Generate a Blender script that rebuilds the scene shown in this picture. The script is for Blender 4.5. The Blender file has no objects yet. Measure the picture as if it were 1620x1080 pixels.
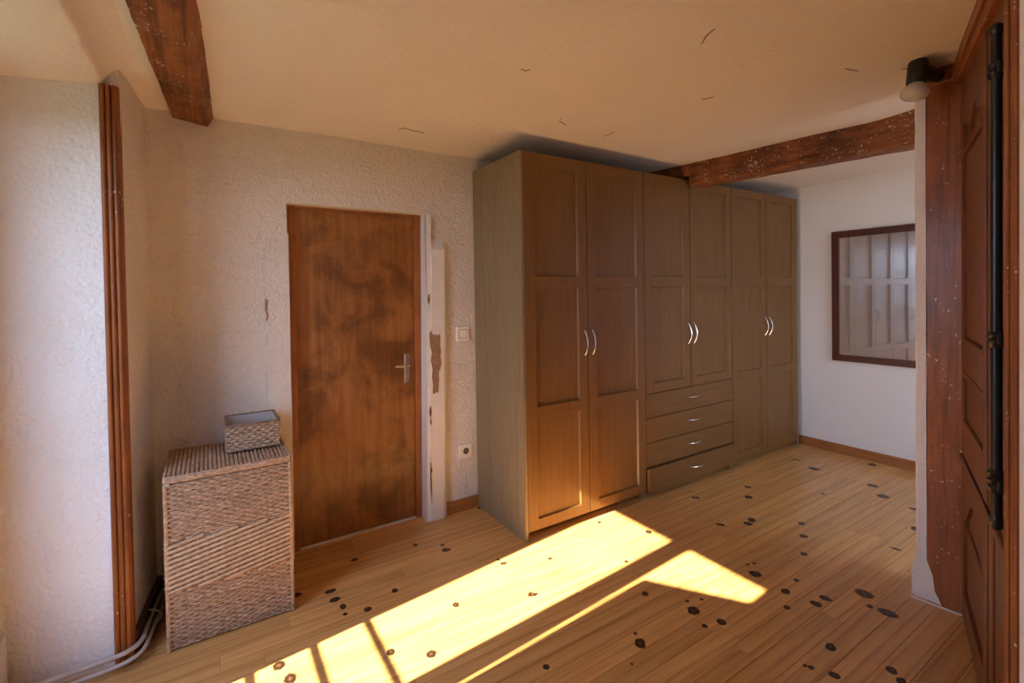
import bpy, bmesh, math, random
from mathutils import Vector, Matrix, noise

# ------------------------------------------------------------------ camera, sky, sun, exposure
scene = bpy.context.scene
COL = scene.collection
rnd = random.Random(7)

F_PX, CY, PITCH, ROLL, YAW = 754.55, 475.1, 0.0153, -0.0161, 0.5693   # measured on a 1620x1080 frame
CAM_LOC = Vector((0.0, 0.0, 1.5))
fw = Vector((math.sin(YAW) * math.cos(PITCH), math.cos(YAW) * math.cos(PITCH), -math.sin(PITCH)))
rt = Vector((math.cos(YAW), -math.sin(YAW), 0.0))
up = rt.cross(fw)
r2 = rt * math.cos(ROLL) + up * math.sin(ROLL)
u2 = -rt * math.sin(ROLL) + up * math.cos(ROLL)
cam_data = bpy.data.cameras.new("camera")
cam = bpy.data.objects.new("camera", cam_data)
COL.objects.link(cam)
cam.matrix_world = Matrix(((r2.x, u2.x, -fw.x, CAM_LOC.x), (r2.y, u2.y, -fw.y, CAM_LOC.y),
                           (r2.z, u2.z, -fw.z, CAM_LOC.z), (0, 0, 0, 1)))
cam_data.sensor_fit = 'HORIZONTAL'
cam_data.sensor_width = 36.0
cam_data.lens = F_PX / 1620.0 * 36.0
cam_data.shift_y = -(540.0 - CY) / 1620.0
cam_data.clip_start = 0.02
scene.camera = cam

SUN_DIR = Vector((1.0, 0.07, -0.70)).normalized()      # the way the sunlight travels
SUN_STRENGTH = 40.0
SKY_STRENGTH = 10.5
EXPOSURE = 0.20

world = bpy.data.worlds.new("world")
scene.world = world
world.use_nodes = True
wn = world.node_tree
wn.nodes.clear()
wtc = wn.nodes.new("ShaderNodeTexCoord")       # clear sky: pale at the horizon, deeper blue overhead, the same all round
wsep = wn.nodes.new("ShaderNodeSeparateXYZ")
sky = wn.nodes.new("ShaderNodeValToRGB")
sky.color_ramp.elements[0].position = 0.0
sky.color_ramp.elements[0].color = (0.76, 0.88, 1.12, 1.0)
sky.color_ramp.elements[1].position = 0.9
sky.color_ramp.elements[1].color = (0.34, 0.56, 1.05, 1.0)
bgn = wn.nodes.new("ShaderNodeBackground")
bgn.inputs["Strength"].default_value = SKY_STRENGTH
won = wn.nodes.new("ShaderNodeOutputWorld")
wn.links.new(wtc.outputs["Generated"], wsep.inputs[0])
wn.links.new(wsep.outputs["Z"], sky.inputs[0])
wn.links.new(sky.outputs[0], bgn.inputs[0])
wn.links.new(bgn.outputs[0], won.inputs[0])

sun_data = bpy.data.lights.new("sun", 'SUN')
sun_data.energy = SUN_STRENGTH
sun_data.color = (1.0, 0.87, 0.69)
sun_data.angle = math.radians(0.6)
sun = bpy.data.objects.new("sun", sun_data)
COL.objects.link(sun)
sun.location = (-6, 0, 6)
sun.rotation_euler = SUN_DIR.to_track_quat('-Z', 'Y').to_euler()

scene.view_settings.view_transform = 'Standard'
scene.view_settings.look = 'None'
scene.view_settings.gamma = 1.0
scene.view_settings.use_curve_mapping = False
scene.view_settings.exposure = EXPOSURE
scene.cycles.max_bounces = 14
scene.cycles.diffuse_bounces = 9
scene.cycles.glossy_bounces = 6
scene.cycles.transparent_max_bounces = 12
scene.cycles.sample_clamp_indirect = 8.0
scene.cycles.use_denoising = True

# ------------------------------------------------------------------ materials
class NT:
    def __init__(self, name):
        self.m = bpy.data.materials.new(name)
        self.m.use_nodes = True
        self.t = self.m.node_tree
        self.b = self.t.nodes["Principled BSDF"]
        self.out = self.t.nodes["Material Output"]
    def n(self, kind, **kw):
        nd = self.t.nodes.new("ShaderNode" + kind)
        for k, v in kw.items():
            if k in nd.inputs.keys() if isinstance(k, str) else False:
                nd.inputs[k].default_value = v
            else:
                setattr(nd, k, v)
        return nd
    def l(self, a, b):
        self.t.links.new(a, b)
    def coords(self, scale=(1, 1, 1), rand=True, rot=(0, 0, 0)):
        tc = self.n("TexCoord")
        mp = self.n("Mapping")
        mp.inputs["Scale"].default_value = scale
        mp.inputs["Rotation"].default_value = rot
        if rand:
            oi = self.n("ObjectInfo")
            ml = self.n("Math", operation='MULTIPLY')
            ml.inputs[1].default_value = 37.0
            self.l(oi.outputs["Random"], ml.inputs[0])
            ad = self.n("VectorMath", operation='ADD')
            self.l(tc.outputs["Object"], ad.inputs[0])
            self.l(ml.outputs[0], ad.inputs[1])
            self.l(ad.outputs[0], mp.inputs["Vector"])
        else:
            self.l(tc.outputs["Object"], mp.inputs["Vector"])
        return mp.outputs[0]
    def noise(self, vec, scale, detail=4.0, rough=0.55, dist=0.0):
        nd = self.n("TexNoise")
        nd.inputs["Scale"].default_value = scale
        nd.inputs["Detail"].default_value = detail
        nd.inputs["Roughness"].default_value = rough
        nd.inputs["Distortion"].default_value = dist
        self.l(vec, nd.inputs["Vector"])
        return nd.outputs["Fac"]
    def ramp(self, fac, stops):
        nd = self.n("ValToRGB")
        cr = nd.color_ramp
        while len(cr.elements) < len(stops):
            cr.elements.new(0.5)
        for e, (p, c) in zip(cr.elements, stops):
            e.position = p
            e.color = (*c, 1.0) if len(c) == 3 else c
        self.l(fac, nd.inputs[0])
        return nd.outputs[0]
    def mix(self, fac, a, b, mode='MIX'):
        nd = self.n("Mix", data_type='RGBA', blend_type=mode)
        for sock, v in ((nd.inputs[0], fac), (nd.inputs[6], a), (nd.inputs[7], b)):
            if isinstance(v, (int, float)):
                sock.default_value = v
            elif isinstance(v, tuple):
                sock.default_value = (*v, 1.0)
            else:
                self.l(v, sock)
        return nd.outputs[2]
    def math(self, op, a, b=None):
        nd = self.n("Math", operation=op)
        for i, v in enumerate((a, b)):
            if v is None:
                continue
            if isinstance(v, (int, float)):
                nd.inputs[i].default_value = v
            else:
                self.l(v, nd.inputs[i])
        return nd.outputs[0]
    def bump(self, height, strength, dist):
        nd = self.n("Bump")
        nd.inputs["Strength"].default_value = strength
        nd.inputs["Distance"].default_value = dist
        self.l(height, nd.inputs["Height"])
        self.l(nd.outputs[0], self.b.inputs["Normal"])
    def base(self, c):
        if isinstance(c, tuple):
            self.b.inputs["Base Color"].default_value = (*c, 1.0)
        else:
            self.l(c, self.b.inputs["Base Color"])
    def set(self, **kw):
        for k, v in kw.items():
            self.b.inputs[k.replace("_", " ")].default_value = v


def plaster(name, c0, c1, relief=1.0, scale=55.0):
    t = NT(name)
    v = t.coords((1, 1, 1), rand=False)
    t.base(t.ramp(t.noise(v, 1.7, 5, 0.6), [(0.3, c0), (0.7, c1)]))
    a = t.noise(v, scale, 3, 0.5, 0.4)
    b = t.noise(v, scale * 0.32, 3, 0.6, 0.8)
    h = t.math('ADD', t.math('MULTIPLY', a, 0.55), t.math('MULTIPLY', b, 0.9))
    t.bump(h, 0.75 * relief, 0.010)
    t.set(Roughness=0.88)
    return t.m


def wood(name, dark, mid, light, along='x', freq=1.0, rough=0.45, coat=0.0, flecks=0.0, blotch=0.0,
         rings=0.35, bumpd=0.0015, spread=0.0):
    t = NT(name)
    lo, hi = 1.3 * freq, 22.0 * freq
    sc = {'x': (lo, hi, hi), 'y': (hi, lo, hi), 'z': (hi, hi, lo)}[along]
    v = t.coords(sc)
    fine = t.noise(v, 2.6, 6, 0.62, 0.35)
    col = t.ramp(fine, [(0.30, dark), (0.50, mid), (0.72, light)])
    lo2, hi2 = 0.55 * freq, 7.0 * freq
    sc2 = {'x': (lo2, hi2, hi2), 'y': (hi2, lo2, hi2), 'z': (hi2, hi2, lo2)}[along]
    v2 = t.coords(sc2)
    w = t.n("TexWave", wave_type='BANDS', bands_direction={'x': 'Y', 'y': 'X', 'z': 'X'}[along], wave_profile='SAW')
    w.inputs["Scale"].default_value = 0.9
    w.inputs["Distortion"].default_value = 7.0
    w.inputs["Detail"].default_value = 3.0
    w.inputs["Detail Scale"].default_value = 0.7
    t.l(v2, w.inputs["Vector"])
    ring = t.ramp(w.outputs["Fac"], [(0.0, (1, 1, 1)), (0.75, (0.86, 0.84, 0.80)), (0.95, (0.55, 0.48, 0.42)), (1.0, (1, 1, 1))])
    col = t.mix(rings, col, ring, 'MULTIPLY')
    if spread:
        oi = t.n("ObjectInfo")
        tone = t.ramp(oi.outputs["Random"], [(0.0, (1 - spread, 1 - spread * 1.15, 1 - spread * 1.4)), (0.5, (1, 1, 1)),
                                              (1.0, (1 + spread * 0.5, 1 + spread * 0.35, 1 + spread * 0.2))])
        col = t.mix(1.0, col, tone, 'MULTIPLY')
    if blotch:
        vb = t.coords((1, 1, 1))
        bl = t.ramp(t.noise(vb, 3.2, 5, 0.65, 0.6), [(0.36, (0.32, 0.26, 0.22)), (0.55, (1, 1, 1))])
        col = t.mix(blotch, col, bl, 'MULTIPLY')
    if flecks:
        vf = t.coords((1, 1, 1))
        f1 = t.noise(vf, 70, 3, 0.55, 0.3)
        f2 = t.noise(vf, 9, 2, 0.5)
        fm = t.math('ADD', f1, t.math('MULTIPLY', f2, 0.35))
        msk = t.ramp(fm, [(0.895 - flecks, (0, 0, 0)), (0.915 - flecks, (1, 1, 1))])
        col = t.mix(msk, col, (0.62, 0.55, 0.46))
    t.base(col)
    t.bump(fine, 0.35, bumpd)
    t.set(Roughness=rough)
    if name.startswith(('oak', 'old')):
        t.b.inputs['Specular IOR Level'].default_value = 0.32
    if coat:
        t.set(Coat_Weight=coat, Coat_Roughness=0.18)
    return t.m


def plain(name, c, rough=0.5, metal=0.0, var=0.08, scale=30.0, bump=0.0):
    t = NT(name)
    v = t.coords((1, 1, 1))
    k = t.noise(v, scale, 3)
    lo = tuple(x * (1 - var) for x in c)
    hi = tuple(min(1.0, x * (1 + var)) for x in c)
    t.base(t.ramp(k, [(0.3, lo), (0.7, hi)]))
    if bump:
        t.bump(k, 0.5, bump)
    t.set(Roughness=rough, Metallic=metal)
    return t.m


M = {}
M['plaster'] = plaster('bounce_tinted_stucco', (0.735, 0.675, 0.61), (0.795, 0.735, 0.67), 2.1, 74)  # white plaster warmed to carry floor bounce; jamb_plaster is the skylit copy
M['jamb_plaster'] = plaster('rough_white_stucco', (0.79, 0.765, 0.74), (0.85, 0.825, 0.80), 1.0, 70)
M['ceiling'] = plaster('ceiling_plaster', (0.80, 0.745, 0.685), (0.85, 0.795, 0.735), 0.5, 80)
M['white_wall'] = plaster('white_wall_paint', (0.86, 0.86, 0.85), (0.89, 0.89, 0.88), 0.12, 90)
M['floor_wood'] = wood('varnished_pine', (0.60, 0.300, 0.085), (0.73, 0.400, 0.130), (0.79, 0.465, 0.172), 'x', 0.8,
                       0.36, 0.30, rings=0.62, spread=0.14)
M['sub_floor'] = plain('dark_joint', (0.05, 0.025, 0.01), 0.9)
M['oak_v'] = wood('oak_veneer_upright', (0.182, 0.086, 0.021), (0.206, 0.099, 0.026), (0.232, 0.114, 0.032), 'z', 0.8, 0.42, 0.06, rings=0.14, bumpd=0.0002)
M['oak_h'] = wood('oak_veneer_level', (0.182, 0.086, 0.021), (0.206, 0.099, 0.026), (0.232, 0.114, 0.032), 'x', 0.8, 0.42, 0.06, rings=0.14, bumpd=0.0002)
M['oak_skylit'] = wood('oak_veneer_skylit', (0.225, 0.158, 0.082), (0.27, 0.195, 0.105), (0.31, 0.23, 0.128), 'z', 1.6, 0.5, 0.0, rings=0.28, bumpd=0.0005)  # same oak as the fronts, greyer and paler for skylight on the side
M['door_ply'] = wood('stained_plywood', (0.25, 0.092, 0.022), (0.34, 0.135, 0.034), (0.42, 0.18, 0.05), 'z', 0.45, 0.42, 0.2, blotch=0.75, rings=0.25, bumpd=0.0004)
M['door_frame'] = wood('stained_frame', (0.26, 0.085, 0.020), (0.36, 0.125, 0.032), (0.43, 0.165, 0.045), 'z', 1.0, 0.45, 0.1, blotch=0.3, bumpd=0.0008)
M['beam_y'] = wood('old_beam', (0.12, 0.036, 0.010), (0.28, 0.092, 0.026), (0.38, 0.145, 0.048), 'y', 0.7, 0.6, 0.1, flecks=0.055, blotch=0.7, rings=0.7, bumpd=0.004)
M['timber_z'] = wood('old_timber', (0.17, 0.048, 0.012), (0.31, 0.095, 0.025), (0.39, 0.13, 0.036), 'z', 0.8, 0.5, 0.15, flecks=0.030, blotch=0.4, rings=0.4, bumpd=0.002)
M['timber_x'] = wood('old_door_rail', (0.17, 0.048, 0.012), (0.31, 0.095, 0.025), (0.39, 0.13, 0.036), 'x', 0.8, 0.5, 0.15, flecks=0.030, blotch=0.4, rings=0.4, bumpd=0.002)
M['walnut_z'] = wood('walnut_door', (0.10, 0.028, 0.008), (0.20, 0.060, 0.017), (0.26, 0.085, 0.025), 'z', 0.8, 0.45, 0.2, blotch=0.45, rings=0.45, bumpd=0.001)
M['walnut_x'] = wood('walnut_door_rail', (0.10, 0.028, 0.008), (0.20, 0.060, 0.017), (0.26, 0.085, 0.025), 'x', 0.8, 0.45, 0.2, blotch=0.45, rings=0.45, bumpd=0.001)
M['trim_z'] = wood('corner_trim', (0.17, 0.045, 0.008), (0.30, 0.085, 0.016), (0.38, 0.12, 0.025), 'z', 1.0, 0.5, 0.1, flecks=0.015, blotch=0.4, bumpd=0.001)
M['base_x'] = wood('skirting_pine', (0.28, 0.10, 0.028), (0.40, 0.16, 0.045), (0.47, 0.21, 0.065), 'x', 1.0, 0.4, 0.1)
M['base_y'] = wood('skirting_pine_side', (0.28, 0.10, 0.028), (0.40, 0.16, 0.045), (0.47, 0.21, 0.065), 'y', 1.0, 0.4, 0.1)
M['dark_base'] = wood('dark_skirting', (0.06, 0.02, 0.008), (0.11, 0.035, 0.012), (0.15, 0.05, 0.018), 'y', 1.0, 0.5)
M['frame_red'] = wood('mahogany_frame', (0.055, 0.012, 0.006), (0.09, 0.020, 0.010), (0.12, 0.030, 0.014), 'z', 1.0, 0.35, 0.2)
M['chrome'] = plain('brushed_steel', (0.72, 0.71, 0.69), 0.24, 1.0, 0.03)
M['lever'] = plain('satin_aluminium', (0.62, 0.58, 0.53), 0.34, 1.0, 0.05)
M['black_iron'] = plain('black_iron', (0.012, 0.012, 0.013), 0.32, 0.0, 0.1)
M['black_plastic'] = plain('black_bakelite', (0.012, 0.012, 0.012), 0.45, 0.0, 0.1)
M['switch'] = plain('cream_plastic', (0.88, 0.84, 0.76), 0.35, 0.0, 0.02)
M['socket_dark'] = plain('socket_hole', (0.10, 0.085, 0.07), 0.5)
M['brass'] = plain('brass_pin', (0.55, 0.42, 0.22), 0.35, 1.0)
M['pipe'] = plain('painted_pipe', (0.50, 0.44, 0.38), 0.45, 0.0, 0.12, 20)
M['lining'] = plain('grey_cotton_lining', (0.50, 0.47, 0.46), 0.95, 0.0, 0.06, 200, 0.001)
M['white_paint'] = plain('white_gloss_paint', (0.80, 0.76, 0.70), 0.5, 0.0, 0.04, 14, 0.002)
M['bare_patch'] = plain('bare_brown_plaster', (0.33, 0.20, 0.12), 0.9, 0.0, 0.2, 40, 0.003)
M['window_paint'] = plain('window_frame_stain', (0.17, 0.08, 0.035), 0.5)
M['sun_blocker'] = plain('sun_blocker_brown', (0.20, 0.12, 0.07), 0.6, 0.0, 0.1)
M['ground'] = plain('outdoor_grass', (0.055, 0.075, 0.035), 0.95, 0.0, 0.2, 0.4)
M['bounce_slab'] = plain('pale_bounce_slab', (0.55, 0.52, 0.47), 0.9, 0.0, 0.1, 3)
M['crack'] = plain('ceiling_crack', (0.16, 0.10, 0.065), 0.9)
M['flake'] = plain('lifted_paint_flake', (0.62, 0.50, 0.40), 0.8)


def wicker(name, c0, c1, c2):
    t = NT(name)
    v = t.coords((60, 60, 130), rand=False)
    col = t.ramp(t.noise(v, 1.0, 4, 0.6), [(0.30, c0), (0.5, c1), (0.72, c2)])
    v2 = t.coords((6, 6, 90), rand=False)
    col = t.mix(0.45, col, t.ramp(t.noise(v2, 1.0, 3), [(0.35, (0.6, 0.55, 0.5)), (0.6, (1, 1, 1))]), 'MULTIPLY')
    t.base(col)
    t.set(Roughness=0.62)
    return t.m


M['wicker'] = wicker('seagrass_weave', (0.28, 0.165, 0.095), (0.48, 0.315, 0.20), (0.66, 0.49, 0.34))
M['wicker_pale'] = wicker('seagrass_band', (0.36, 0.23, 0.135), (0.52, 0.36, 0.22), (0.64, 0.47, 0.31))
M['wicker_dark'] = wicker('dark_weave', (0.14, 0.08, 0.05), (0.26, 0.165, 0.11), (0.42, 0.30, 0.22))

t = NT('knot_wood')
tc = t.n("TexCoord")
vm = t.n("VectorMath", operation='SUBTRACT')
vm.inputs[1].default_value = (0.5, 0.5, 0.5)
t.l(tc.outputs["Generated"], vm.inputs[0])
sc_ = t.n("VectorMath", operation='MULTIPLY')
sc_.inputs[1].default_value = (1, 1, 0)
t.l(vm.outputs[0], sc_.inputs[0])
ln = t.n("VectorMath", operation='LENGTH')
t.l(sc_.outputs[0], ln.inputs[0])
nv = t.noise(t.coords((1, 1, 1)), 90, 4, 0.6)
rr = t.math('ADD', ln.outputs["Value"], t.math('MULTIPLY', nv, 0.34))
t.base(t.ramp(rr, [(0.20, (0.13, 0.062, 0.026)), (0.34, (0.050, 0.022, 0.010)), (0.48, (0.024, 0.011, 0.006)), (0.62, (0.11, 0.045, 0.016))]))
t.set(Roughness=0.42)
t.l(t.ramp(rr, [(0.50, (1, 1, 1)), (0.66, (0, 0, 0))]), t.b.inputs["Alpha"])
M['knot'] = t.m

t = NT('mirror_glass')
t.set(Metallic=1.0, Roughness=0.035)
v = t.coords((1, 1, 1), rand=False)
t.base(t.ramp(t.noise(v, 3, 2), [(0.3, (0.84, 0.86, 0.87)), (0.7, (0.88, 0.90, 0.91))]))
dust = t.n("BsdfDiffuse")
dust.inputs["Color"].default_value = (0.75, 0.75, 0.76, 1)
mx = t.n("MixShader")
mx.inputs[0].default_value = 0.22
t.l(t.b.outputs[0], mx.inputs[1])
t.l(dust.outputs[0], mx.inputs[2])
t.l(mx.outputs[0], t.out.inputs["Surface"])
M['mirror'] = t.m

t = NT('window_glass')
tr = t.n("BsdfTransparent")
gl = t.n("BsdfGlossy")
gl.inputs["Roughness"].default_value = 0.02
mx = t.n("MixShader")
mx.inputs[0].default_value = 0.04
t.l(tr.outputs[0], mx.inputs[1])
t.l(gl.outputs[0], mx.inputs[2])
t.l(mx.outputs[0], t.out.inputs["Surface"])
M['glass'] = t.m

t = NT('frosted_bulb')
t.base(t.ramp(t.noise(t.coords((1, 1, 1)), 8, 2), [(0.3, (0.58, 0.54, 0.50)), (0.7, (0.64, 0.60, 0.56))]))
t.set(Roughness=0.22)
t.b.inputs["Subsurface Weight"].default_value = 0.3
M['bulb'] = t.m

# ------------------------------------------------------------------ builders
BASE = {}


class MB:
    """collects geometry (world coordinates) for ONE mesh object"""
    def __init__(self):
        self.v, self.f, self.smooth = [], [], False
    def quad(self, pts):
        i = len(self.v)
        self.v += [tuple(p) for p in pts]
        self.f.append(tuple(range(i, i + len(pts))))
    def box(self, x0, x1, y0, y1, z0, z1):
        i = len(self.v)
        self.v += [(x, y, z) for z in (z0, z1) for y in (y0, y1) for x in (x0, x1)]
        for q in ((0, 2, 3, 1), (4, 5, 7, 6), (0, 1, 5, 4), (2, 6, 7, 3), (0, 4, 6, 2), (1, 3, 7, 5)):
            self.f.append(tuple(i + k for k in q))
        return self
    def hexa(self, p):
        """8 corners: bottom 4 (x0y0, x1y0, x0y1, x1y1) then top 4"""
        i = len(self.v)
        self.v += [tuple(q) for q in p]
        for q in ((0, 2, 3, 1), (4, 5, 7, 6), (0, 1, 5, 4), (2, 6, 7, 3), (0, 4, 6, 2), (1, 3, 7, 5)):
            self.f.append(tuple(i + k for k in q))
        return self
    def prism(self, poly, axis, a, b):
        """polygon in the two other axes, extruded from a to b along axis (0,1,2)"""
        def P(q, w):
            r = list(q)
            r.insert(axis, w)
            return tuple(r)
        i, n = len(self.v), len(poly)
        self.v += [P(q, a) for q in poly] + [P(q, b) for q in poly]
        self.f.append(tuple(i + k for k in range(n))[::-1])
        self.f.append(tuple(i + n + k for k in range(n)))
        for k in range(n):
            j = (k + 1) % n
            self.f.append((i + k, i + j, i + n + j, i + n + k))
        return self
    def tube(self, pts, r, seg=10, flat=1.0, caps=True):
        pts = [Vector(p) for p in pts]
        rs = r if isinstance(r, (list, tuple)) else [r] * len(pts)
        i0 = len(self.v)
        nrm = None
        for k, p in enumerate(pts):
            d = (pts[min(k + 1, len(pts) - 1)] - pts[max(k - 1, 0)]).normalized()
            if nrm is None:
                a = Vector((0, 0, 1)) if abs(d.z) < 0.9 else Vector((1, 0, 0))
                nrm = d.cross(a).normalized()
            else:
                nrm = (nrm - d * nrm.dot(d)).normalized()
            bi = d.cross(nrm)
            for s in range(seg):
                an = 2 * math.pi * s / seg
                self.v.append(tuple(p + nrm * math.cos(an) * rs[k] * flat + bi * math.sin(an) * rs[k]))
        for k in range(len(pts) - 1):
            for s in range(seg):
                a, b = i0 + k * seg + s, i0 + k * seg + (s + 1) % seg
                self.f.append((a, b, b + seg, a + seg))
        if caps:
            self.f.append(tuple(i0 + s for s in range(seg))[::-1])
            e = i0 + (len(pts) - 1) * seg
            self.f.append(tuple(e + s for s in range(seg)))
        self.smooth = True
        return self
    def lathe(self, origin, axis, prof, seg=20):
        o, a = Vector(origin), Vector(axis).normalized()
        pts = [o + a * h for h, _ in prof]
        s0 = len(self.v)
        b = a.orthogonal().normalized()
        c = a.cross(b)
        for (h, r), p in zip(prof, pts):
            for s in range(seg):
                an = 2 * math.pi * s / seg
                self.v.append(tuple(p + (b * math.cos(an) + c * math.sin(an)) * max(r, 1e-4)))
        for k in range(len(prof) - 1):
            for s in range(seg):
                x, y = s0 + k * seg + s, s0 + k * seg + (s + 1) % seg
                self.f.append((x, y, y + seg, x + seg))
        self.f.append(tuple(s0 + s for s in range(seg))[::-1])
        e = s0 + (len(prof) - 1) * seg
        self.f.append(tuple(e + s for s in range(seg)))
        self.smooth = True
        return self
    def build(self, name, mat, parent=None, base=None, bevel=0.0, smooth=None):
        if parent is not None:
            base = BASE[parent]
        elif base is None:
            base = (0, 0, 0)
        b = Vector(base)
        me = bpy.data.meshes.new(name)
        me.from_pydata([tuple(Vector(p) - b) for p in self.v], [], self.f)
        bm = bmesh.new()
        bm.from_mesh(me)
        bmesh.ops.recalc_face_normals(bm, faces=bm.faces)
        if bevel:
            bmesh.ops.bevel(bm, geom=list(bm.edges), offset=bevel, segments=1, affect='EDGES', profile=0.5)
        bm.to_mesh(me)
        bm.free()
        if smooth if smooth is not None else self.smooth:
            for p in me.polygons:
                p.use_smooth = True
            me.set_sharp_from_angle(angle=math.radians(40))
        me.materials.append(M[mat])
        o = bpy.data.objects.new(name, me)
        COL.objects.link(o)
        if parent is not None:
            o.parent = parent
        else:
            o.location = base
        BASE[o] = tuple(base)
        return o


def tag(o, label=None, cat=None, group=None, kind=None):
    for k, v in (('label', label), ('category', cat), ('group', group), ('kind', kind)):
        if v:
            o[k] = v
    return o


def empty(name, loc, label=None, cat=None, group=None, kind=None):
    o = bpy.data.objects.new(name, None)
    COL.objects.link(o)
    o.location = loc
    o.empty_display_size = 0.1
    BASE[o] = tuple(loc)
    return tag(o, label, cat, group, kind)


def box(name, mat, b, parent=None, base=None, bevel=0.0):
    return MB().box(*b).build(name, mat, parent, base, bevel)


def sstep(a, b, x):
    t_ = max(0.0, min(1.0, (x - a) / (b - a)))
    return t_ * t_ * (3 - 2 * t_)


# ------------------------------------------------------------------ the room shell
YB = 2.97          # back wall
XL = -0.255        # left wall
XE = 4.818         # end wall
ZC = 2.46          # ceiling
O_ = Vector((2.88, 0.724, 0.0))                     # foot of the old timber post
U_ = Vector((-0.943, -0.332, 0.0)).normalized()     # the slanting wall runs this way from the post
N_ = Vector((U_.y, -U_.x, 0.0))                     # towards the room
YA = -1.45         # far side of the alcove


def ceil_z(x, y):
    z = ZC - 0.012 * sstep(2.3, 2.97, y) * (1 - sstep(1.4, 2.2, x))
    z += 0.045 * sstep(1.9, 2.8, x) * (1 - sstep(0.75, 1.25, y))
    return z + 0.006 * (noise.noise(Vector((x * 1.3, y * 1.3, 0.3))))


# floor: dark underlay with one object for every board
floor = box('floor', 'sub_floor', (-0.95, XE + 0.1, YA - 0.1, 3.15, -0.06, -0.021))
tag(floor, 'varnished knotty pine plank floor', kind='structure')
PW = 0.0965
row = 0
y = 1.186 - PW * 29
boards = 0
while y < 3.10:
    y0, y1 = y, y + PW
    y += PW
    row += 1
    rr_ = random.Random(row * 13 + 5)
    # boards in front of the slanting wall stop under it; the alcove has its own
    xw = O_.x + (y0 - O_.y) * U_.x / U_.y
    spans = [(-0.93, XE)]
    if y1 < 0.80:
        spans = [(-0.93, min(2.97, xw + 0.35)), (2.99, XE)]
    if y1 < -0.45:
        spans = [(2.99, XE)]
    joint = 1.897 if abs(y0 - 1.186) < 0.01 else None
    pieces = []
    for xmin, xmax in spans:
        x = xmin - rr_.uniform(0.0, 1.3)
        cuts = []
        while x < xmax:
            x += rr_.uniform(1.25, 2.2)
            if xmin + 0.15 < x < xmax - 0.1:
                cuts.append(x)
        if joint:
            cuts = sorted([c for c in cuts if abs(c - joint) > 0.6] + [joint])
        xs = [xmin] + cuts + [xmax]
        pieces += list(zip(xs[:-1], xs[1:]))
    for a, b in pieces:
        dz = rr_.uniform(-0.0006, 0.0004)
        g = 0.0005
        c = 0.0010
        bb = MB()
        X0, X1, Y0, Y1, zt = a + g, b - g, y0 + g, y1 - g, dz
        lo_ = [(X0, Y0, -0.02), (X1, Y0, -0.02), (X1, Y1, -0.02), (X0, Y1, -0.02)]
        md = [(X0, Y0, zt - c), (X1, Y0, zt - c), (X1, Y1, zt - c), (X0, Y1, zt - c)]
        tp = [(X0 + c, Y0 + c, zt), (X1 - c, Y0 + c, zt), (X1 - c, Y1 - c, zt), (X0 + c, Y1 - c, zt)]
        bb.v = lo_ + md + tp
        for k in range(4):
            j = (k + 1) % 4
            bb.f += [(k, j, 4 + j, 4 + k), (4 + k, 4 + j, 8 + j, 8 + k)]
        bb.f += [(8, 9, 10, 11), (3, 2, 1, 0)]
        bb.build('plank', 'floor_wood', floor)
        boards += 1


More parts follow.
